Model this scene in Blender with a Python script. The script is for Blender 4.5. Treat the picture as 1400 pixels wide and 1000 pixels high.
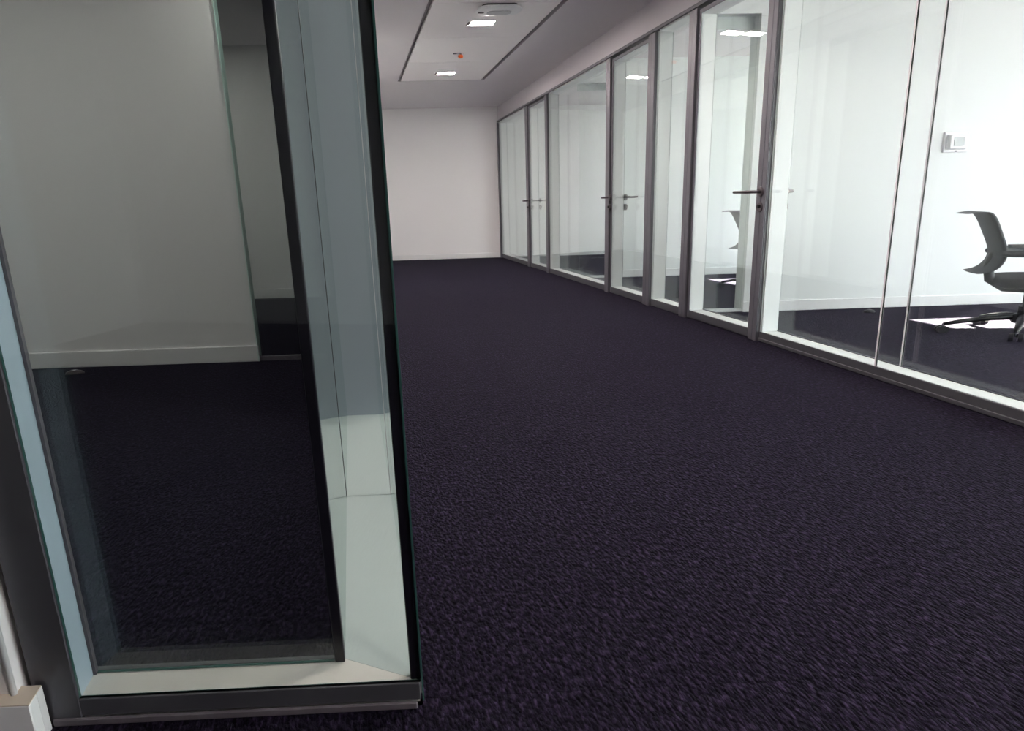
import bpy, math, random
from mathutils import Matrix, Vector
random.seed(7)
for o in list(bpy.data.objects):
    bpy.data.objects.remove(o)
sc = bpy.context.scene
COL = sc.collection

# ------------------------------------------------------------------ camera
YAW, PITCH, ROLL, FPX = 0.23724898, 0.25010873, -0.02728448, 868.37
PHI = -0.20756818                       # plan angle of the cross walls
CAM_H = 1.05
cy, sy, cp, sp = math.cos(YAW), math.sin(YAW), math.cos(PITCH), math.sin(PITCH)
fwd = Vector((sy*cp, cy*cp, -sp)); rt = Vector((cy, -sy, 0)); up = rt.cross(fwd)
c_, s_ = math.cos(ROLL), math.sin(ROLL)
rt2 = c_*rt + s_*up; up2 = -s_*rt + c_*up
cam = bpy.data.cameras.new('camera'); camo = bpy.data.objects.new('camera', cam); COL.objects.link(camo)
m = Matrix((rt2, up2, -fwd)).transposed().to_4x4(); m.translation = Vector((0, 0, CAM_H))
camo.matrix_world = m
cam.sensor_width = 36.0; cam.sensor_fit = 'HORIZONTAL'; cam.lens = FPX/1400*36.0
cam.clip_start = 0.02; cam.clip_end = 200
sc.camera = camo

# ------------------------------------------------------------------ world, sun, exposure
w = bpy.data.worlds.new('daylight'); sc.world = w; w.use_nodes = True
bg = w.node_tree.nodes['Background']
bg.inputs[0].default_value = (0.92, 0.965, 0.99, 1); bg.inputs[1].default_value = 14.6
sun = bpy.data.lights.new('sun', 'SUN'); suno = bpy.data.objects.new('sun', sun); COL.objects.link(suno)
SEL = math.radians(39.0)
sdir = Vector((-math.cos(PHI)*math.cos(SEL), -math.sin(PHI)*math.cos(SEL), -math.sin(SEL)))
suno.rotation_euler = sdir.to_track_quat('-Z', 'Y').to_euler(); suno.location = (12, 2, 9)
sun.energy = 430.0; sun.angle = 0.009; sun.color = (1.0, 0.96, 0.74)
vs = sc.view_settings
vs.view_transform = 'Standard'; vs.look = 'None'; vs.gamma = 1.0; vs.exposure = 0.46; vs.use_curve_mapping = False
sc.cycles.max_bounces = 10; sc.cycles.diffuse_bounces = 6; sc.cycles.glossy_bounces = 6
sc.cycles.transparent_max_bounces = 32; sc.cycles.caustics_reflective = False; sc.cycles.caustics_refractive = False
sc.cycles.sample_clamp_indirect = 8.0

# ------------------------------------------------------------------ materials
def mat(name, col, rough=0.6, metal=0.0, spec=0.5, noise=0.0, nscale=40, bump=0.0, bscale=200, emit=None, sheen=0.0):
    M = bpy.data.materials.new(name); M.use_nodes = True
    nt = M.node_tree; b = nt.nodes['Principled BSDF']
    b.inputs['Base Color'].default_value = (*col, 1); b.inputs['Roughness'].default_value = rough
    b.inputs['Metallic'].default_value = metal; b.inputs['Specular IOR Level'].default_value = spec
    if noise or bump:
        tc = nt.nodes.new('ShaderNodeTexCoord')
    if noise:
        n = nt.nodes.new('ShaderNodeTexNoise'); n.inputs['Scale'].default_value = nscale; n.inputs['Detail'].default_value = 4
        nt.links.new(tc.outputs['Object'], n.inputs['Vector'])
        r = nt.nodes.new('ShaderNodeValToRGB')
        r.color_ramp.elements[0].position = 0.3; r.color_ramp.elements[1].position = 0.7
        r.color_ramp.elements[0].color = (*[c*(1-noise) for c in col], 1)
        r.color_ramp.elements[1].color = (*[min(1, c*(1+noise)) for c in col], 1)
        nt.links.new(n.outputs['Fac'], r.inputs[0]); nt.links.new(r.outputs[0], b.inputs['Base Color'])
    if bump:
        n2 = nt.nodes.new('ShaderNodeTexNoise'); n2.inputs['Scale'].default_value = bscale
        nt.links.new(tc.outputs['Object'], n2.inputs['Vector'])
        bn = nt.nodes.new('ShaderNodeBump'); bn.inputs['Strength'].default_value = bump; bn.inputs['Distance'].default_value = 0.002
        nt.links.new(n2.outputs['Fac'], bn.inputs['Height']); nt.links.new(bn.outputs[0], b.inputs['Normal'])
    if emit:
        b.inputs['Emission Color'].default_value = (*emit[0], 1); b.inputs['Emission Strength'].default_value = emit[1]
    if sheen:
        b.inputs['Sheen Weight'].default_value = sheen; b.inputs['Sheen Roughness'].default_value = 0.5
    return M

def glass_mat(name, tint, f0=0.042):
    M = bpy.data.materials.new(name); M.use_nodes = True
    nt = M.node_tree; nt.nodes.clear()
    N, L = nt.nodes.new, nt.links.new
    out = N('ShaderNodeOutputMaterial'); mix = N('ShaderNodeMixShader')
    tr = N('ShaderNodeBsdfTransparent'); tr.inputs[0].default_value = (*tint, 1)
    gl = N('ShaderNodeBsdfGlossy'); gl.inputs['Roughness'].default_value = 0.0; gl.inputs[0].default_value = (0.97, 1, 0.99, 1)
    geo = N('ShaderNodeNewGeometry')
    dot = N('ShaderNodeVectorMath'); dot.operation = 'DOT_PRODUCT'
    L(geo.outputs['Incoming'], dot.inputs[0]); L(geo.outputs['Normal'], dot.inputs[1])
    ab = N('ShaderNodeMath'); ab.operation = 'ABSOLUTE'; L(dot.outputs['Value'], ab.inputs[0])
    om = N('ShaderNodeMath'); om.operation = 'SUBTRACT'; om.inputs[0].default_value = 1.0; L(ab.outputs[0], om.inputs[1])
    pw = N('ShaderNodeMath'); pw.operation = 'POWER'; L(om.outputs[0], pw.inputs[0]); pw.inputs[1].default_value = 5.0
    ma = N('ShaderNodeMath'); ma.operation = 'MULTIPLY_ADD'; L(pw.outputs[0], ma.inputs[0]); ma.inputs[1].default_value = 1-f0; ma.inputs[2].default_value = f0
    L(ma.outputs[0], mix.inputs[0]); L(tr.outputs[0], mix.inputs[1]); L(gl.outputs[0], mix.inputs[2]); L(mix.outputs[0], out.inputs[0])
    return M

def carpet_mat(name):
    M = bpy.data.materials.new(name); M.use_nodes = True
    nt = M.node_tree; b = nt.nodes['Principled BSDF']; N, L = nt.nodes.new, nt.links.new
    geo = N('ShaderNodeNewGeometry')
    mp = N('ShaderNodeMapping'); mp.inputs['Scale'].default_value = (125, 60, 1); L(geo.outputs['Position'], mp.inputs[0])
    vo = N('ShaderNodeTexVoronoi'); vo.inputs['Scale'].default_value = 1.0; L(mp.outputs[0], vo.inputs['Vector'])
    mp2 = N('ShaderNodeMapping'); mp2.inputs['Scale'].default_value = (95, 38, 1); L(geo.outputs['Position'], mp2.inputs[0])
    no = N('ShaderNodeTexNoise'); no.inputs['Scale'].default_value = 1.0; no.inputs['Detail'].default_value = 3; L(mp2.outputs[0], no.inputs['Vector'])
    wv = N('ShaderNodeTexNoise'); wv.inputs['Scale'].default_value = 0.9; L(geo.outputs['Position'], wv.inputs['Vector'])
    r = N('ShaderNodeValToRGB'); e = r.color_ramp.elements
    e[0].position = 0.30; e[0].color = (0.0013, 0.0009, 0.0026, 1)
    e[1].position = 0.72; e[1].color = (0.0190, 0.0145, 0.0285, 1)
    x = e.new(0.5); x.color = (0.0040, 0.0030, 0.0070, 1)
    L(no.outputs['Fac'], r.inputs[0])
    # sparse pale and reddish yarn flecks
    cr = N('ShaderNodeValToRGB'); q = cr.color_ramp.elements
    q[0].position = 0.0; q[0].color = (0.6, 0.6, 0.62, 1); q[1].position = 1.0; q[1].color = (2.1, 1.85, 2.0, 1)
    L(vo.outputs['Color'], cr.inputs[0])
    mx = N('ShaderNodeMix'); mx.data_type = 'RGBA'; mx.blend_type = 'MULTIPLY'; mx.inputs[0].default_value = 1.0
    L(r.outputs[0], mx.inputs[6]); L(cr.outputs[0], mx.inputs[7]); L(mx.outputs[2], b.inputs['Base Color'])
    b.inputs['Roughness'].default_value = 0.9; b.inputs['Specular IOR Level'].default_value = 0.04
    b.inputs['Sheen Weight'].default_value = 0.032; b.inputs['Sheen Roughness'].default_value = 0.5
    b.inputs['Sheen Tint'].default_value = (0.75, 0.7, 1, 1)
    ad = N('ShaderNodeMath'); ad.operation = 'MULTIPLY_ADD'; ad.inputs[1].default_value = -0.6
    L(vo.outputs['Distance'], ad.inputs[0]); L(no.outputs['Fac'], ad.inputs[2])
    bn = N('ShaderNodeBump'); bn.inputs['Strength'].default_value = 1.0; bn.inputs['Distance'].default_value = 0.008
    L(ad.outputs[0], bn.inputs['Height']); L(bn.outputs[0], b.inputs['Normal'])
    return M

WALL = mat('white wall paint', (0.875, 0.855, 0.865), 0.7, spec=0.3, bump=0.05, bscale=300)
WALLIN = mat('white office wall paint', (0.83, 0.85, 0.85), 0.7, spec=0.3, bump=0.05, bscale=300)
CEIL = mat('white ceiling plasterboard', (0.68, 0.645, 0.67), 0.8, spec=0.2, bump=0.03, bscale=150)  # shade of the ceiling border put into the colour, darker than the panels
PANEL = mat('white metal ceiling panel', (0.90, 0.86, 0.87), 0.55, spec=0.4)
GROOVE = mat('dark grey fitting', (0.12, 0.11, 0.12), 0.7)  # even dark grey of small fitting parts
CHAN = mat('grey ceiling channel', (0.26, 0.235, 0.255), 0.7)
SKIRT = mat('white gloss skirting', (0.84, 0.83, 0.84), 0.4)
SKIRTTAN = mat('tan ledge', (0.72, 0.62, 0.52), 0.6)  # plain tan top of the skirting
ALU = mat('grey anodised aluminium', (0.125, 0.118, 0.140), 0.42, metal=0.25, noise=0.06, nscale=8)
ALUD = mat('dark grey aluminium', (0.075, 0.073, 0.085), 0.45, metal=0.2)
ALUL = mat('mauve grey lower trim', (0.125, 0.108, 0.125), 0.55, noise=0.15, nscale=25)
LINER = mat('white lacquered liner', (0.80, 0.82, 0.82), 0.45)
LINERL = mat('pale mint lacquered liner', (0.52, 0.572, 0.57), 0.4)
MINT = mat('pale mint glossy edge', (0.62, 0.86, 0.80), 0.3)
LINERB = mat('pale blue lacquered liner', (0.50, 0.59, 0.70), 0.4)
LINERSH = mat('end liner with painted shade', (0.34, 0.375, 0.42), 0.4)  # weaker light on the end liner put into its colour
LINERS = mat('off white lacquered sill', (0.76, 0.715, 0.68), 0.4)
SEAL = mat('black rubber seal', (0.008, 0.006, 0.012), 0.35)
CLEAR = mat('clear grey joint strip', (0.75, 0.70, 0.74), 0.3)
EDGE = mat('green glass edge', (0.04, 0.11, 0.10), 0.15)
EDGEL = mat('pale glass edge', (0.62, 0.66, 0.66), 0.3)
GLASS = glass_mat('clear partition glass', (0.966, 0.983, 0.977))
GLASSL = glass_mat('tinted partition glass', (0.935, 0.958, 0.953))
CARPET = carpet_mat('dark purple loop carpet')
STEEL = mat('dark satin steel', (0.11, 0.09, 0.10), 0.3, metal=0.7)
CHAIRP = mat('slate grey plastic', (0.006, 0.008, 0.015), 0.6, spec=0.15)
CHAIRF = mat('charcoal fabric', (0.008, 0.0065, 0.009), 0.9, spec=0.15, noise=0.25, nscale=300, bump=0.3, bscale=500)
CHAIRB = mat('black nylon', (0.005, 0.0045, 0.007), 0.45, spec=0.3)
CHROME = mat('chrome', (0.6, 0.6, 0.62), 0.2, metal=1.0)
WPLAST = mat('white plastic', (0.80, 0.80, 0.82), 0.4)
GPLAST = mat('light grey plastic', (0.52, 0.52, 0.55), 0.45)
LENS = mat('grey sensor lens', (0.42, 0.44, 0.46), 0.35)
ORANGE = mat('orange cap', (1.0, 0.17, 0.03), 0.4)
LIGHT = mat('lit diffuser', (0.9, 0.88, 0.85), 0.5, emit=((1.0, 0.895, 0.83), 350.0))
LIGHTADD = mat('added lamp diffuser', (0.9, 0.88, 0.85), 0.5, emit=((1.0, 0.93, 0.86), 60.0))  # diffuser of the lamps added over the left rooms
BAFFLE = mat('dark baffle', (0.10, 0.09, 0.09), 0.5)
BULKSHADE = mat('bulkhead white with painted shade', (0.50, 0.47, 0.50), 0.7, spec=0.3)  # bulkhead shade put into the colour, darker than the white walls
GREYW = mat('wall grey to dim reflections', (0.30, 0.29, 0.30), 0.8, spec=0.2)  # unseen walls darkened in colour to dim their reflections in the glass
GROUND = mat('pale outdoor paving', (0.45, 0.45, 0.44), 0.9)

# ------------------------------------------------------------------ mesh helpers
NX, NY = -math.sin(PHI), math.cos(PHI)
def yn(x, n): return (n - x*NX)/NY           # y of the point with this x on cross line n
class MB:
    def __init__(s): s.v = []; s.f = []; s.mi = []
    def poly(s, vs, faces, mi=0):
        k = len(s.v); s.v += [tuple(v) for v in vs]
        s.f += [tuple(k+i for i in f) for f in faces]; s.mi += [mi]*len(faces)
    def hexa(s, foot, z0, z1, mis=None):
        k = len(foot)
        vs = [(x, y, z0) for x, y in foot] + [(x, y, z1) for x, y in foot]
        fs = [tuple(reversed(range(k))), tuple(range(k, 2*k))] + [(i, (i+1) % k, k+(i+1) % k, k+i) for i in range(k)]
        b = len(s.v); s.v += vs; s.f += [tuple(b+i for i in f) for f in fs]
        s.mi += (mis or [0]*len(fs))
    def box(s, x0, x1, y0, y1, z0, z1, mis=None):        # plain box
        s.hexa([(x0, y0), (x1, y0), (x1, y1), (x0, y1)], z0, z1, mis); return s
    def pbox(s, x0, x1, n0, n1, z0, z1, mis=None):       # sides along the corridor / along the cross walls
        s.hexa([(x0, yn(x0, n0)), (x1, yn(x1, n0)), (x1, yn(x1, n1)), (x0, yn(x0, n1))], z0, z1, mis); return s
    def tube(s, pts, r, k=10, mi=0, caps=True):
        pts = [Vector(p) for p in pts]; rr = r if isinstance(r, (list, tuple)) else [r]*len(pts)
        b = len(s.v)
        for i, p in enumerate(pts):
            t = (pts[min(i+1, len(pts)-1)] - pts[max(i-1, 0)]).normalized()
            a = t.cross(Vector((0, 0, 1)) if abs(t.z) < 0.9 else Vector((1, 0, 0))).normalized(); c = t.cross(a)
            for j in range(k):
                an = 2*math.pi*j/k; s.v.append(tuple(p + rr[i]*(math.cos(an)*a + math.sin(an)*c)))
        for i in range(len(pts)-1):
            for j in range(k):
                s.f.append((b+i*k+j, b+i*k+(j+1) % k, b+(i+1)*k+(j+1) % k, b+(i+1)*k+j)); s.mi.append(mi)
        if caps:
            s.f.append(tuple(b+j for j in range(k))); s.mi.append(mi)
            s.f.append(tuple(b+(len(pts)-1)*k+j for j in reversed(range(k)))); s.mi.append(mi)
        return s
    def xform(s, fn): s.v = [tuple(fn(Vector(v))) for v in s.v]; return s
    def mesh(s, name, mats):
        import bmesh
        me = bpy.data.meshes.new(name); me.from_pydata(s.v, [], s.f)
        for M in (mats if isinstance(mats, (list, tuple)) else [mats]): me.materials.append(M)
        for p, i in zip(me.polygons, s.mi): p.material_index = i
        bm = bmesh.new(); bm.from_mesh(me); bmesh.ops.recalc_face_normals(bm, faces=bm.faces); bm.to_mesh(me); bm.free()
        me.update(); return me
    def build(s, name, mats, parent=None, smooth=False, bevel=0.0, seg=2, loc=None):
        me = s.mesh(name, mats)
        o = bpy.data.objects.new(name, me); COL.objects.link(o)
        if loc is not None: o.location = loc
        if parent: o.parent = parent
        if smooth:
            for p in me.polygons: p.use_smooth = True
        if bevel:
            b = o.modifiers.new('bevel', 'BEVEL'); b.width = bevel; b.segments = seg; b.limit_method = 'ANGLE'
        return o

def tag(o, label, cat, group=None, kind=None):
    o['label'] = label; o['category'] = cat
    if group: o['group'] = group
    if kind: o['kind'] = kind
    return o
def struct(o, label, cat): return tag(o, label, cat, kind='structure')
def empty(name, loc=(0, 0, 0)):
    o = bpy.data.objects.new(name, None); COL.objects.link(o); o.location = loc; o.empty_display_size = 0.1; return o

# ------------------------------------------------------------------ key dimensions
XG, XB = 2.90, 3.05           # corridor face and office face of the right-hand glazing
XO, XI = 0.065, -0.095        # corridor face and room face of the left-hand glazing
NO, NI = 1.160, 1.246         # front and rear face of the left-hand front glazing
NFAR = 12.95
ZC, ZG, ZD = 2.84, 2.59, 2.545
XW = 7.5                      # window wall of the offices
W1, W2 = 5.85, 8.93           # office cross walls
YB, XL = -3.2, -4.2           # back of the lobby, far left

# ------------------------------------------------------------------ floor with carpet tiles
TN, TX, TG = 0.50, 0.86, 0.0005
f = MB()
f.pbox(XL-0.2, XO, NO, 14.0, -0.12, 0.0)                       # left room
f.pbox(XO, XW+0.3, NFAR, 14.0, -0.12, 0.0)
f.hexa([(XG, YB-1), (XW+0.3, YB-1), (XW+0.3, yn(XW+0.3, NFAR)), (XG, yn(XG, NFAR))], -0.12, 0.0)   # offices
f.hexa([(XL-0.2, YB-1), (XG, YB-1), (XG, yn(XG, 0.18)), (XL-0.2, yn(XL-0.2, 0.18))], -0.12, 0.0)   # lobby
f.pbox(XL-0.2, -0.80, 0.18, NO, -0.12, 0.0)
f.pbox(-0.80, XO, 0.18, NO, -0.12, -0.006); f.pbox(XO, XG, 0.18, NFAR, -0.12, -0.006)
floor = f.build('floor', CARPET); struct(floor, 'dark purple loop pile carpet tile floor running through the whole office', 'floor')
def tile_mesh(x0, x1, n0, n1):
    t = MB(); t.pbox(x0+TG, x1-TG, n0+TG, n1-TG, -0.006, 0.0)
    return t
n = 1.68 - 3*TN; row = 0
while n < NFAR-0.01:
    n1 = min(n+TN, NFAR)
    off = 0.45 - TX*3 if row % 2 == 0 else 0.45 - TX*2.5
    x = off
    while x < XG:
        lim = -0.80 if n1 <= NO+0.03 else XO
        x0, x1 = max(x, lim), min(x+TX, XG)
        if x1-x0 > 0.02:
            tile_mesh(x0, x1, n, n1).build('carpet_tile', CARPET, floor)
        x += TX
    n += TN; row += 1

# ------------------------------------------------------------------ ceiling: plasterboard border, recessed channel, metal panels
RX0, RX1, GW = 0.90, 2.06, 0.045
RN1, PL = 10.20, 1.24
NP = 10; RN0 = RN1 - NP*PL
c = MB()
ZT = ZC+0.14
c.pbox(XL-0.2, RX0-GW, -4.2, 14.0, ZC, ZT)
c.pbox(RX1+GW, XW+0.3, -4.2, 14.0, ZC, ZT)
c.pbox(RX0-GW, RX1+GW, RN1, 14.0, ZC, ZT); c.pbox(RX0-GW, RX1+GW, -4.2, RN0, ZC, ZT)
ceiling = c.build('ceiling', CEIL); struct(ceiling, 'white plasterboard ceiling with a long recessed panel strip over the corridor', 'ceiling')
MB().pbox(RX0-GW, RX1+GW, RN0, RN1, ZC+0.05, ZT).build('ceiling_channel', CHAN, ceiling)
for i in range(NP):
    a, b = RN0+i*PL, RN0+(i+1)*PL
    MB().pbox(RX0, RX1, a+0.004, b-0.004, ZC+0.002, ZC+0.03).build('ceiling_panel', PANEL, ceiling)
for x0, x1 in ((RX0-GW, RX0-GW+0.008), (RX1+GW-0.008, RX1+GW)):
    MB().pbox(x0, x1, RN0, RN1, ZC-0.002, ZC+0.05).build('channel_lip', CHAN, ceiling)

# ------------------------------------------------------------------ walls
def wall(name, label, build, M=WALL):
    mb = MB(); build(mb); o = mb.build(name, M); struct(o, label, 'wall'); return o
def skirt(name, label, build):
    mb = MB(); build(mb); o = mb.build(name, SKIRT, bevel=0.004, seg=1); struct(o, label, 'baseboard'); return o
wall('wall_far', 'plain white end wall closing the corridor', lambda m: m.pbox(XI, XW+0.2, NFAR, NFAR+0.15, 0, ZC))
skirt('baseboard_far', 'low white skirting along the foot of the corridor end wall', lambda m: m.pbox(XO, XG-0.02, NFAR-0.015, NFAR, 0, 0.10))
wall('wall_right', 'white bulkhead strip, painted darker for shade, above the glazed corridor partition', lambda m: m.hexa([(XG, YB), (XB+0.02, YB), (XB+0.02, yn(XB, NFAR)), (XG, yn(XG, NFAR))], ZG, ZC), BULKSHADE)
wall('wall_left', 'white corridor wall beyond the glass corner', lambda m: m.pbox(XI, XO, 7.0, NFAR, 0, ZC))
wall('wall_left_dimmed', 'unseen left wall stretch coloured dark to dim its reflection in the glazing', lambda m: m.pbox(XI, XO, 3.03, 7.0, 0, ZC), GREYW)  # unseen stretch, darkened so the near glazing reflects less
wall('wall_left_bulkhead', 'white bulkhead above the glass corner office', lambda m: (m.pbox(-0.75, XO, NO, NI, ZG, ZC), m.pbox(XI, XO, NI, 3.03, ZG, ZC)))
wall('wall_lobby_side', 'white wall stub left of the glass corner with pale corner bead', lambda m: m.pbox(XL, -0.742, 1.125, 1.30, 0, ZC))
wall('wall_back', 'unseen wall behind the viewpoint, coloured dark to dim reflections', lambda m: m.box(XL-0.2, XW+0.2, YB-0.15, YB, 0, ZC), GREYW)
wall('wall_left_outer', 'unseen outer wall on the far left, coloured dark to dim reflections', lambda m: m.box(XL-0.2, XL, YB, 15, 0, ZC), GREYW)
wall('wall_left_room', 'white back wall of the dim left office with a free end', lambda m: m.pbox(XL, -0.722, 4.50, 4.62, 0, ZC))
wall('wall_left_room_far', 'white wall of the room behind the dim left office', lambda m: m.pbox(XL, XI, 7.86, 8.0, 0, ZC))
skirt('baseboard_left_room', 'white skirting along the back wall of the dim left office', lambda m: m.pbox(XL, -0.712, 4.482, 4.50, 0, 0.115))
skirt('baseboard_left_room_far', 'white skirting glimpsed in the room behind the left office', lambda m: m.pbox(XL, XI, 7.845, 7.86, 0, 0.115))
# skirting block and corner bead beside the left post
bb = empty('baseboard_lobby', (-0.8, yn(-0.8, 1.1), 0)); struct(bb, 'white skirting block with tan ledge beside the dark post', 'baseboard')
B0 = bb.location
MB().pbox(XL, -0.702, 1.092, 1.125, 0, 0.106).xform(lambda v: v-B0).build('skirting_body', SKIRT, bb, bevel=0.002, seg=1)
MB().pbox(-0.742, -0.702, 1.125, 1.147, 0, 0.106).xform(lambda v: v-B0).build('skirting_return', SKIRT, bb)
MB().pbox(XL, -0.7025, 1.0925, 1.1465, 0.106, 0.1085).xform(lambda v: v-B0).build('skirting_ledge', SKIRTTAN, bb)
t = MB().tube([(-0.745, yn(-0.745, 1.124), 0.1085), (-0.745, yn(-0.745, 1.124), ZC)], 0.006, 8).build('trim_corner_bead', SKIRT, smooth=True)
struct(t, 'thin white corner bead running up the lobby wall edge', 'trim')

# office cross walls
def w1(m):
    m.pbox(3.52, XW, W1, W1+0.14, 0, ZC); m.pbox(XB+0.02, 3.52, W1, W1+0.14, 2.55, ZC)
wall('wall_office_near', 'bright white office wall with a tall opening beside the glazing', w1, WALLIN)
def filler(name, label, x0, x1, n0, M, zh):
    """narrow glass infill between a wall end and the glazed partition"""
    r = empty(name, ((x0+x1)/2, yn((x0+x1)/2, n0), 0)); struct(r, label, 'glass partition'); O = r.location.copy()
    def q(nm, M, *a, mis=None): mb = MB(); mb.pbox(*a, mis); mb.xform(lambda v: v-O); mb.build(nm, M, r)
    q('bottom_rail', LINER if x0 > 0 else ALUL, x0, x1, n0+0.02, n0+0.06, 0, 0.030)
    q('head_rail', LINER, x0, x1, n0+0.09, n0+0.12, zh, 2.55 if x0 > 0 else ZC)
    q('glass_pane', [M, EDGEL], x0+0.001, x1-0.001, n0+0.036, n0+0.044, 0.03, 2.549 if x0 > 0 else ZC-0.001, mis=[1, 1, 0, 1, 0, 1])
filler('window_7', 'narrow glass infill between the bright office wall and the nearest door bay', XB+0.02, 3.52, W1, GLASS, 2.45)
filler('window_8', 'narrow glass infill at the wall behind the half hidden chair', XB+0.02, 3.50, W2, GLASS, 2.47)
skirt('baseboard_office_near', 'white skirting along the bright wall behind the office chair', lambda m: m.pbox(3.51, XW, W1-0.016, W1, 0, 0.098))
wall('wall_office_middle', 'white wall behind the half hidden second chair', lambda m: (m.pbox(3.50, XW, W2, W2+0.12, 0, ZC), m.pbox(XB+0.02, 3.50, W2, W2+0.12, 2.55, ZC)), WALLIN)
skirt('baseboard_office_middle', 'white skirting behind the half hidden second chair', lambda m: m.pbox(3.49, XW, W2-0.016, W2, 0, 0.10))
ec = MB().pbox(-0.722, -0.717, 4.482, 4.62, 0.0, ZC).build('trim_wall_end', MINT); struct(ec, 'pale mint edge strip on the free wall end in the left office', 'trim')
filler('window_9', 'narrow glass infill beside the free wall end in the dim left office', -0.716, XI, 4.48, GLASSL, 2.70)
# outer window wall of the offices: piers, sill band and head band with open daylight bays between
OPEN = [(-3.0, -0.6), (-0.3, 1.5), (1.8, 3.5), (4.75, 5.22), (7.1, 8.4), (10.6, 11.8)]
def outer(m):
    m.pbox(XW, XW+0.2, -4.2, 13.1, 2.60, ZC)
    e = -4.2
    for a, b in OPEN + [(13.1, 13.1)]:
        if a > e: m.pbox(XW, XW+0.2, e, a, 0, 2.60)
        e = b
wall('wall_office_outer', 'white outer office wall pierced by tall windows', outer, WALLIN)
g = MB().box(XW+0.31, XW+40, -30, 45, -0.30, -0.12).build('ground', GROUND); struct(g, 'pale paving outside the office windows', 'ground')
for a, b in OPEN:                                            # portals only guide the daylight sampling
    L = bpy.data.lights.new('window_portal', 'AREA'); L.shape = 'RECTANGLE'; L.size = (b-a); L.size_y = 2.6
    L.cycles.is_portal = True
    po = bpy.data.objects.new('window_portal', L); COL.objects.link(po)
    xm = XW+0.21; po.location = (xm, yn(xm, (a+b)/2), 1.3)
    po.rotation_euler = Vector((-1, 0, 0)).to_track_quat('-Z', 'Z').to_euler()

# ------------------------------------------------------------------ right-hand glazed partition
def pane_y(x, y0, y1, z0, z1, parent, M=GLASS, t=0.010):
    return MB().box(x, x+t, y0, y1, z0, z1, [1, 1, 1, 0, 1, 0]).build('glass_pane', [M, EDGE], parent)
SILL = 0.072
def bay(name, label, cat, y0, y1, zt, door=False, skew_far=False):
    root = empty(name, (XG, (y0+y1)/2, 0)); struct(root, label, cat)
    o = Vector((XG, (y0+y1)/2, 0))
    def B(nm, M, *a, **k):
        mb = MB(); mb.box(*a); mb.xform(lambda v: v-o); return mb.build(nm, M, root, **k)
    B('bottom_rail', ALUD, XG-0.004, XG+0.012, y0, y1, 0.004, SILL, bevel=0.002, seg=1)
    B('bottom_rail', ALU, XB-0.012, XB+0.004, y0, y1, 0.004, SILL)
    B('sill', LINER, XG+0.012, XB-0.012, y0, y1, 0.004, SILL-0.004)
    B('head_liner', LINER, XG+0.012, XB-0.012, y0, y1, zt, zt+0.025)
    for a in (y0, y1-0.012):
        B('jamb_liner', LINER, XG+0.012, XB-0.012, a, a+0.012, SILL-0.004, zt)
    for x in (XG, XB-0.010):
        mb = MB().box(x, x+0.010, y0+0.001, y1-0.001, SILL, zt, [1, 1, 1, 0, 1, 0]); mb.xform(lambda v: v-o); mb.build('glass_pane', [GLASS, EDGEL], root)
    if door:
        for a in (y0, y1-0.028):
            B('leaf_stile', ALU, XG-0.008, XG-0.0005, a, a+0.028, 0.006, zt+0.03, bevel=0.002, seg=1)
        B('leaf_top', ALU, XG-0.008, XG-0.0005, y0+0.028, y1-0.028, zt-0.002, zt+0.03, bevel=0.002, seg=1)
        B('leaf_bottom', ALUD, XG-0.008, XG-0.0045, y0+0.028, y1-0.028, 0.012, SILL, bevel=0.001, seg=1)
    return root, o

def lever(root, o, y, sgn):
    """lock furniture on the lock stile: rose, lever and cylinder on both faces"""
    for side in (-1, 1):
        xf = XG-0.012 if side < 0 else XB+0.006
        z = 1.083
        h = empty('lever_handle', Vector((xf, y, z))-o); h.parent = root
        MB().tube([(0, 0, 0), (side*0.026, 0, 0)], [0.036, 0.034], 20).build('rose', STEEL, h, smooth=False, bevel=0.003)
        so = 0.115 if side < 0 else 0.09
        ln = 0.19 if side < 0 else 0.15
        MB().tube([(side*0.014, 0, 0), (side*(so-0.02), 0, 0), (side*so, sgn*0.02, 0), (side*so, sgn*0.06, 0), (side*so, sgn*ln, 0.002)], [0.011, 0.011, 0.0115, 0.011, 0.010], 12).build('lever', STEEL, h, smooth=True)
        cl = empty('lock_cylinder', Vector((xf, y, 0.975))-o); cl.parent = root
        MB().tube([(0, 0, 0), (side*0.026, 0, 0)], [0.036, 0.034], 20).build('escutcheon', STEEL, cl, bevel=0.003)
        MB().tube([(side*0.025, 0, 0.006), (side*0.036, 0, 0.006)], 0.013, 14).build('keyway', CHAIRB, cl)

yfar = yn(XG, NFAR)
POST = [(yfar-0.10, yfar-0.002), (10.41, 10.56), (9.33, 9.455), (6.97, 7.10), (5.90, 6.06), (5.155, 5.29), (4.085, 4.20)]
ZF = ZD
bay('window_1', 'narrow fixed glass bay at the far end beside the end wall', 'glass partition', POST[1][1], POST[0][0], ZF)
d1, o1 = bay('door_1', 'farthest glass door in the right partition', 'glass door', POST[2][1], POST[1][0], 2.50, True)
bay('window_2', 'wide fixed glass bay between the two far doors', 'glass partition', POST[3][1], POST[2][0], ZF)
d2, o2 = bay('door_2', 'middle glass door with lever on its far edge', 'glass door', POST[4][1], POST[3][0], 2.50, True)
bay('window_3', 'narrow fixed glass bay between the middle and nearest doors', 'glass partition', POST[5][1], POST[4][0], ZF)
d3, o3 = bay('door_3', 'nearest glass door with dark lever on its near edge', 'glass door', POST[6][1], POST[5][0], 2.50, True)
lever(d1, o1, POST[1][0]-0.008, -1); lever(d2, o2, POST[3][0]-0.008, -1); lever(d3, o3, POST[6][1]-0.055, 1)
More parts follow.
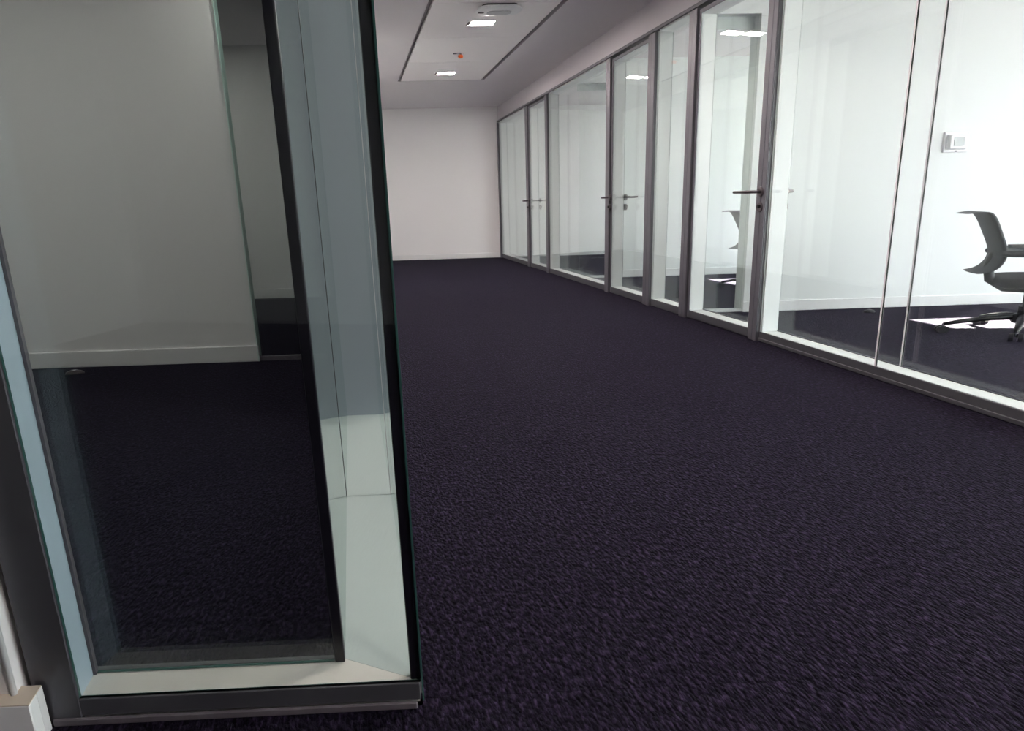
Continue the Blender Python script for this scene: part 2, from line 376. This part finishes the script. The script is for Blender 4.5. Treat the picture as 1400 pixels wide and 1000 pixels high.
# nearest bay: butt-jointed panes
YJ, YJB = 2.982, 2.943
r4 = empty('window_4', (XG, 0.5, 0)); struct(r4, 'large butt jointed fixed glass bay in front of the office chair', 'glass partition')
O4 = Vector((XG, 0.5, 0)); Y4 = POST[6][0]
def b4(nm, M, *a, **k):
    mb = MB(); mis = None
    mb.box(*a, k.pop('mis', None)); mb.xform(lambda v: v-O4); return mb.build(nm, M, r4, **k)
b4('bottom_rail', ALUD, XG-0.004, XG+0.012, YB, Y4, 0.004, SILL, bevel=0.002, seg=1)
b4('bottom_rail', ALU, XB-0.012, XB+0.004, YB, Y4, 0.004, SILL)
b4('rail_foot', ALUD, XG-0.014, XG-0.004, YB, Y4, 0.004, 0.026, bevel=0.002, seg=1)
b4('sill', LINER, XG+0.012, XB-0.012, YB, Y4, 0.004, SILL-0.004)
b4('head_liner', LINER, XG+0.012, XB-0.012, YB, Y4, ZF, ZF+0.02)
b4('jamb_liner', LINER, XG+0.012, XB-0.012, Y4-0.012, Y4, SILL-0.004, ZF)
YP = YJ-2.4
for x, yj in ((XG, YJ), (XB-0.010, YJB)):
    for a, b in ((yj+0.005, Y4-0.002), (yj-2.4+0.005, yj-0.005), (YB+0.01, yj-2.4-0.005)):
        b4('glass_pane', [GLASS, EDGEL], x, x+0.010, a, b, SILL, ZF, mis=[1, 1, 1, 0, 1, 0])
    for a in (yj, yj-2.4):
        b4('joint_strip', CLEAR, x-0.001, x+0.011, a-0.005, a+0.005, SILL, ZF)
for i, (a, b) in enumerate(POST):
    nm = ['end post against the corridor end wall', 'post holding the lock side of the farthest glass door', 'post between the farthest door and the wide glass bay',
          'post carrying the lock of the middle glass door', 'post on the hinge side of the middle glass door', 'post on the hinge side of the nearest glass door',
          'post carrying the lock of the nearest glass door'][i]
    r = empty('trim_%d' % (i+1), (XG, (a+b)/2, 0)); struct(r, 'grey aluminium ' + nm, 'post')
    o = Vector((XG, (a+b)/2, 0)); mid = (a+b)/2
    MB().box(XG-0.020, XB+0.006, a+0.004, b-0.004, 0.0, ZD).xform(lambda v: v-o).build('post_body', ALUD, r)
    MB().box(XG-0.030, XG-0.020, a+0.006, mid-0.004 if i not in (1, 3) else mid+0.03, 0.0, ZD).xform(lambda v: v-o).build('cover_strip', ALU, r, bevel=0.003, seg=1)
    MB().box(XG-0.026, XG-0.020, (mid+0.004) if i not in (1, 3) else mid+0.038, b-0.006, 0.0, ZD).xform(lambda v: v-o).build('cover_strip', ALU, r, bevel=0.002, seg=1)
hr = empty('trim_head_rail', (XG, 5, ZD)); struct(hr, 'long dark aluminium head rail along the top of the right glazing', 'rail')
OH = Vector((XG, 5, ZD))
MB().box(XG-0.012, XB+0.01, YB, yfar-0.002, ZD+0.02, ZG).xform(lambda v: v-OH).build('rail_body', ALUD, hr)
MB().box(XG-0.022, XG-0.012, YB, yfar-0.002, ZD+0.012, ZG-0.012).xform(lambda v: v-OH).build('rail_cover', ALU, hr, bevel=0.002, seg=1)

# ------------------------------------------------------------------ left-hand glass corner (front bay + side bay)
fr = empty('window_5', (-0.3, yn(-0.3, NO), 0)); struct(fr, 'front double glazed bay of the glass corner, pale liner all round', 'glass partition')
OF = fr.location.copy()
def F(nm, M, *a, **k):
    mis = k.pop('mis', None); par = k.pop('parent', fr)
    mb = MB(); mb.pbox(*a, mis); mb.xform(lambda v: v-OF); return mb.build(nm, M, par, **k)
SL = 0.060; XJ = -0.640
F('bottom_rail', ALUD, XJ-0.002, XO-0.004, NO-0.004, NO+0.008, 0.018, SL, bevel=0.0015, seg=1)
F('rail_foot', ALUL, -0.70, XO-0.012, NO-0.012, NO-0.004, 0.0, 0.018, bevel=0.003, seg=1)
F('bottom_rail', ALUD, XJ, XI, NI, NI+0.012, 0.004, SL)
def sill_piece(pts, M, par, O):                # mitred sill piece, corners given as (x, cross line)
    mb = MB(); mb.hexa([(x, yn(x, n)) for x, n in pts], 0.004, SL-0.002); mb.xform(lambda v: v-O); return mb.build('sill', M, par)
XC, NC = XO-0.006, NO+0.008
sill_piece([(XJ, NC), (XC, NC), (XI, NI), (XJ, NI)], LINERS, fr, OF)
F('head_liner', LINERL, XJ, XO, NO, NI, ZD, ZG)
F('jamb_liner', LINERB, XJ-0.012, XJ, NO+0.008, NI, 0.004, ZD)
F('jamb_post', ALUD, -0.728, XJ-0.001, NO-0.006, NO+0.008, 0.0, ZG, bevel=0.0015, seg=1)
F('jamb_post_core', ALUD, -0.728, XJ-0.013, NO+0.009, NI+0.01, 0.0, ZG)
F('jamb_bead', ALUL, XJ, XJ+0.007, NI-0.014, NI-0.002, SL-0.002, ZD)
F('glass_pane', [GLASSL, EDGE], XJ, XO-0.002, NO, NO+0.008, SL, ZD, mis=[1, 1, 0, 1, 0, 1])
F('glass_pane', [GLASSL, EDGE], XJ, XI-0.022, NI-0.010, NI-0.002, SL, ZD, mis=[1, 1, 0, 1, 0, 1])
F('inner_corner_seal', SEAL, XI-0.022, XI, NI-0.012, NI+0.012, SL-0.002, ZD, bevel=0.003)

sd = empty('window_6', (0, yn(0, 2.1), 0)); struct(sd, 'side double glazed bay of the glass corner running along the corridor', 'glass partition')
OS = sd.location.copy()
def S(nm, M, *a, **k):
    mis = k.pop('mis', None); mb = MB(); mb.pbox(*a, mis); mb.xform(lambda v: v-OS); return mb.build(nm, M, sd, **k)
NJ, NE = 2.092, 3.00
S('bottom_rail', ALUD, XO-0.004, XO+0.004, NO+0.03, NE, 0.004, SL-0.004)
S('bottom_rail', ALUD, XI-0.012, XI-0.002, NI+0.013, NE, 0.004, SL-0.004)
sill_piece([(XC, NC+0.001), (XC, NJ-0.001), (XI, NJ-0.001), (XI, NI+0.001)], LINERL, sd, OS)
sill_piece([(XC, NJ+0.001), (XC, NE), (XI, NE), (XI, NJ+0.001)], LINERL, sd, OS)
S('end_liner', LINERSH, XI, XO-0.004, NE, NE+0.02, 0.004, ZD)
S('head_liner', LINERL, XI, XO, NI, NE, ZD, ZG)
for x in (XO-0.008, XI-0.008):
    n0 = NO+0.010 if x > 0 else NI+0.014
    for a, b in ((n0, NJ-0.005), (NJ+0.005, NE)):
        S('glass_pane', [GLASS, EDGE], x, x+0.008, a, b, SL-0.002, ZD, mis=[1, 1, 1, 0, 1, 0])
S('joint_strip', SEAL, XI-0.010, XI+0.001, NJ-0.006, NJ+0.006, SL-0.002, ZD)
S('joint_strip', CLEAR, XO-0.009, XO+0.001, NJ-0.005, NJ+0.005, SL-0.002, ZD)
S('outer_corner_seal', SEAL, XO-0.022, XO-0.0005, NO+0.009, NO+0.030, SL-0.002, ZD, bevel=0.003)
S('corner_glass_edge', EDGE, XO-0.0003, XO+0.0030, NO+0.002, NO+0.014, 0.010, ZD)

# ------------------------------------------------------------------ ceiling fittings
def ceiling_light(nc, label, xc=1.475):
    o = empty('ceiling_light', (xc, yn(xc, nc), ZC)); tag(o, label, 'ceiling light', 'square downlights in the corridor ceiling')
    O = o.location.copy()
    def q(nm, M, *a):
        mb = MB(); mb.pbox(*a); mb.xform(lambda v: v-O); return mb.build(nm, M, o)
    zb = ZC-0.006; hx, hn = 0.112, 0.078
    q('bezel', PANEL, xc-hx-0.012-0.035, xc+hx+0.012, nc-hn-0.012, nc-hn, zb, ZC+0.002)
    q('bezel', PANEL, xc-hx-0.012-0.035, xc+hx+0.012, nc+hn, nc+hn+0.012, zb, ZC+0.002)
    q('bezel', PANEL, xc+hx, xc+hx+0.012, nc-hn, nc+hn, zb, ZC+0.002)
    q('bezel', PANEL, xc-hx-0.047, xc-hx-0.040, nc-hn, nc+hn, zb, ZC+0.002)
    q('baffle', BAFFLE, xc-hx-0.040, xc-hx, nc-hn, nc+hn, zb+0.003, ZC+0.002)
    q('diffuser', LIGHT if xc > 0 else LIGHTADD, xc-hx, xc+hx, nc-hn, nc+hn, zb+0.002, ZC+0.002)
    return o
ceiling_light(9.655, 'farther of the two lit square downlights in the ceiling panels')
ceiling_light(7.14, 'nearer lit square downlight beside the rounded white ceiling unit')
ceiling_light(4.62, 'lit square downlight overhead in front of the nearest glass door')
ceiling_light(2.10, 'lit square downlight overhead beside the glass corner')
ceiling_light(-0.42, 'lit square downlight overhead behind the viewpoint')
for xc, nc, nm in ((-0.30, 4.15, 'beside the wall end'), (-2.1, 2.9, 'in the middle'), (-3.1, 2.7, 'on the outer side'), (-1.7, 6.5, 'in the room behind'), (-3.2, 6.3, 'in the far corner of the room behind')):  # unseen lamps added to brighten the left rooms
    ceiling_light(nc, 'added unseen downlight brightening the left rooms, ' + nm, xc)

def rounded_rect(hx, hy, r, k=6):
    p = []
    for cx, cy, a0 in ((hx-r, hy-r, 0), (-hx+r, hy-r, 90), (-hx+r, -hy+r, 180), (hx-r, -hy+r, 270)):
        for i in range(k+1):
            a = math.radians(a0+90*i/k); p.append((cx+r*math.cos(a), cy+r*math.sin(a)))
    return p
def loft(mb, rings, mi=0):
    k = len(rings[0]); b = len(mb.v)
    for r in rings: mb.v += [tuple(p) for p in r]
    for i in range(len(rings)-1):
        for j in range(k):
            mb.f.append((b+i*k+j, b+i*k+(j+1) % k, b+(i+1)*k+(j+1) % k, b+(i+1)*k+j)); mb.mi.append(mi)
    mb.f.append(tuple(b+j for j in range(k))); mb.mi.append(mi)
    mb.f.append(tuple(b+(len(rings)-1)*k+j for j in range(k))); mb.mi.append(mi)
    return mb
# rounded white ceiling unit
ap = empty('ceiling_unit', (1.52, 6.42, ZC)); tag(ap, 'white rounded ceiling unit hanging below the panels, nearer than both lights', 'access point')
def rr(hx, hy, r, z): return [(x, y + x*-0.21, z) for x, y in rounded_rect(hx, hy, r)]
loft(MB(), [rr(.16, .10, .05, .004), rr(.16, .10, .05, -.018)]).build('mount', GROOVE, ap)
loft(MB(), [rr(.195, .125, .09, -.018), rr(.205, .135, .10, -.026), rr(.205, .135, .10, -.038), rr(.19, .12, .09, -.048), rr(.16, .095, .08, -.052)]).build('body', WPLAST, ap, smooth=False)
loft(MB(), [rr(.11, .065, .055, -.050), rr(.11, .065, .055, -.056), rr(.09, .05, .045, -.059)]).build('face_ring', GPLAST, ap)
loft(MB(), [rr(.028, .014, .012, -.048), rr(.026, .012, .012, -.056)]).xform(lambda v: v+Vector((-.165, .03, 0))).build('indicator', GROOVE, ap)
# sprinkler with orange cap
sp_ = empty('sprinkler_head', (1.475, 8.33, ZC)); tag(sp_, 'tiny sprinkler head with bright orange cap between the two lights', 'sprinkler')
MB().tube([(0, 0, 0.004), (0, 0, -0.006)], 0.045, 18).build('escutcheon', WPLAST, sp_)
MB().tube([(-0.085, 0.03, -0.004), (-0.01, 0.0, -0.004)], 0.007, 8).build('bracket', GROOVE, sp_)
MB().tube([(0, 0, -0.006), (0, 0, -0.022)], 0.012, 10).build('neck', GROOVE, sp_)
loft(MB(), [[(r*math.cos(a*math.pi/8), r*math.sin(a*math.pi/8), z) for a in range(16)] for r, z in ((.018, -.020), (.030, -.028), (.032, -.042), (.024, -.054), (.010, -.060))]).build('cap', ORANGE, sp_, smooth=True)

# ------------------------------------------------------------------ wall sensor on the bright office wall
def onwall(u, n, z): return Vector((u*math.cos(PHI)+n*NX, u*math.sin(PHI)+n*NY, z))
se = empty('wall_sensor', onwall(4.19, W1, 1.475)); tag(se, 'square white wall sensor with grey lens on the bright office wall', 'sensor')
UD = Vector((math.cos(PHI), math.sin(PHI), 0)); ND = Vector((NX, NY, 0))
def sw(mb): return mb.xform(lambda v: UD*v.x + ND*v.y + Vector((0, 0, v.z)))
def rz(hx, hz, r, y): return [(x, y, z) for x, z in rounded_rect(hx, hz, r, 3)]
sw(loft(MB(), [rz(.112, .088, .010, 0), rz(.112, .088, .010, -.016), rz(.106, .082, .008, -.020)])).build('base_plate', WPLAST, se)
sw(loft(MB(), [rz(.090, .066, .010, -.018), rz(.084, .060, .010, -.045), rz(.074, .054, .010, -.056)])).build('housing', WPLAST, se)
sw(loft(MB(), [rz(.048, .038, .004, -.054), rz(.046, .036, .004, -.060)])).build('lens', LENS, se)
sw(loft(MB(), [rz(.008, .005, .002, -.018), rz(.008, .005, .002, -.028)]).xform(lambda v: v+Vector((.005, 0, -.078)))).build('button', GROOVE, se)

# ------------------------------------------------------------------ door stops on the floor
def stop(x, y, M, label, cap):
    o = empty('door_stop', (x, y, 0)); tag(o, label, 'door stop')
    loft(MB(), [[(r*1.6*math.cos(a*math.pi/10), r*math.sin(a*math.pi/10), z) for a in range(20)] for r, z in ((.036, 0), (.036, .006), (.030, .016), (.018, .023))]).build('dome', M, o, smooth=True)
    loft(MB(), [[(r*1.6*math.cos(a*math.pi/8), r*math.sin(a*math.pi/8), z) for a in range(16)] for r, z in ((.014, .022), (.012, .027))]).build('cap', cap, o)
stop(4.526, 4.79, CHAIRB, 'small dark floor stop on the office carpet near the glass joints', STEEL)
stop(-1.915, 4.80, STEEL, 'small steel floor stop below the left office skirting', CHROME)

# ------------------------------------------------------------------ office chairs
ST = 1.72
A = Vector((math.cos(YAW), -math.sin(YAW), 0)); G = Vector((math.sin(YAW), math.cos(YAW), 0))
def make_chair(loc, label, turn=12):
    root = empty('office_chair', loc); tag(root, label, 'chair', 'swivel chairs in the offices')
    ct, st_ = math.cos(math.radians(turn)), math.sin(math.radians(turn))
    def tr(v):                                     # v = (forward, sideways, up) in metres
        a = v.x*ct + v.y*st_; b = -v.x*st_ + v.y*ct
        return A*(a*ST) + G*b + Vector((0, 0, v.z))
    def put(mb, nm, M, par=root, **k): return mb.xform(tr).build(nm, M, par, **k)
    # backrest shell: curved profile swept across the width
    prof = [(-.165, .893), (-.135, .903), (-.100, .906), (-.076, .885), (-.053, .82), (-.028, .73), (-.006, .655), (.002, .60), (-.006, .545), (-.030, .497), (-.06, .475), (-.10, .466)]
    hw = [.175, .185, .19, .19, .185, .178, .172, .170, .172, .180, .185, .175]
    K = 9; v = []; mb = MB()
    for t in (0, 1):
        for (d, z), h in zip(prof, hw):
            for j in range(K):
                s = -1+2*j/(K-1)
                v.append((-.150 + d + .012*s*s - t*.022, s*h, z - t*.006))
    n_ = len(prof); F_ = []
    for t in (0, 1):
        for i in range(n_-1):
            for j in range(K-1):
                q = [t*n_*K+i*K+j, t*n_*K+i*K+j+1, t*n_*K+(i+1)*K+j+1, t*n_*K+(i+1)*K+j]; F_.append(tuple(q))
    bd = [j for j in range(K)] + [i*K+K-1 for i in range(1, n_)] + [(n_-1)*K+j for j in range(K-2, -1, -1)] + [i*K for i in range(n_-2, 0, -1)]
    for i in range(len(bd)):
        a, b = bd[i], bd[(i+1) % len(bd)]; F_.append((a, b, n_*K+b, n_*K+a))
    mb.poly(v, F_); bo = put(mb, 'backrest', CHAIRP, smooth=True)
    sm = bo.modifiers.new('sub', 'SUBSURF'); sm.levels = 1; sm.render_levels = 2
    # seat cushion
    def ring(sx, sy, z, dx=0): return [(x+dx+.075, y, z) for x, y in rounded_rect(sx, sy, .10, 5)]
    mb = MB(); loft(mb, [ring(.20, .19, .352, .01), ring(.228, .216, .362, .01), ring(.240, .228, .392, .01), ring(.238, .226, .418, .01), ring(.22, .208, .432, .01), ring(.15, .14, .436, .01)])
    put(mb, 'seat', CHAIRF, smooth=True)
    mb = MB(); loft(mb, [ring(.08, .08, .31,-.05), ring(.12, .11, .353,-.03)]); put(mb, 'seat_pan', CHAIRB)
    put(MB().tube([(0, 0, .325), (-.10, 0, .335), (-.165, 0, .40), (-.180, 0, .50), (-.165, 0, .60)], [.028, .026, .024, .022, .02], 10), 'back_support', CHAIRB, smooth=True)
    for s in (-1, 1):
        ar = put(MB().tube([(-.152, s*.155, .606), (-.11, s*.20, .606), (-.04, s*.225, .606), (.17, s*.225, .604), (.20, s*.225, .58), (.21, s*.215, .48), (.19, s*.18, .37)], [.024, .024, .024, .024, .022, .02, .018], 10), 'armrest', CHAIRP, smooth=True)
        mb = MB(); loft(mb, [[(x+.075, y+s*.225, z) for x, y in rounded_rect(.14, .03, .025, 4)] for z in (.620, .636, .642)])
        put(mb, 'arm_pad', CHAIRB, ar)
    put(MB().tube([(0, 0, .10), (0, 0, .20), (0, 0, .202), (0, 0, .31)], [.03, .03, .016, .016], 14), 'gas_column', CHAIRB)
    put(MB().tube([(0, 0, .075), (0, 0, .09), (0, 0, .135), (0, 0, .145)], [.045, .055, .055, .04], 16), 'base_hub', CHAIRB)
    for k in range(5):
        an = math.radians(169.7 + turn + 72*k); cx, sx = math.cos(an), math.sin(an)
        dirv = Vector((cx, sx, 0)); pv = Vector((-sx, cx, 0))
        put(MB().tube([dirv*.03 + Vector((0, 0, .122)), dirv*.14 + Vector((0, 0, .112)), dirv*.26 + Vector((0, 0, .088)), dirv*.33 + Vector((0, 0, .068))], [.024, .021, .016, .012], 8), 'base_leg', CHAIRB, smooth=True)
        ca = empty('castor', Vector((0, 0, 0))); ca.parent = root
        put(MB().tube([dirv*.33 + Vector((0, 0, .072)), dirv*.33 + Vector((0, 0, .030))], .008, 8), 'stem', CHROME, ca)
        for s in (-1, 1):
            c0 = dirv*.335 + pv*(s*.010) + Vector((0, 0, .0285)); c1 = dirv*.335 + pv*(s*.028) + Vector((0, 0, .0285))
            put(MB().tube([c0, c1], .028, 14), 'wheel', CHAIRB, ca)
    return root
def ab(a, b): return A*(a*ST) + G*b
make_chair(ab(2.25, 4.708), 'dark grey swivel chair in front of the bright wall at the right edge')
make_chair(ab(1.80, 7.55), 'dark grey swivel chair half hidden behind the office wall end, seen through the nearest door', -20)
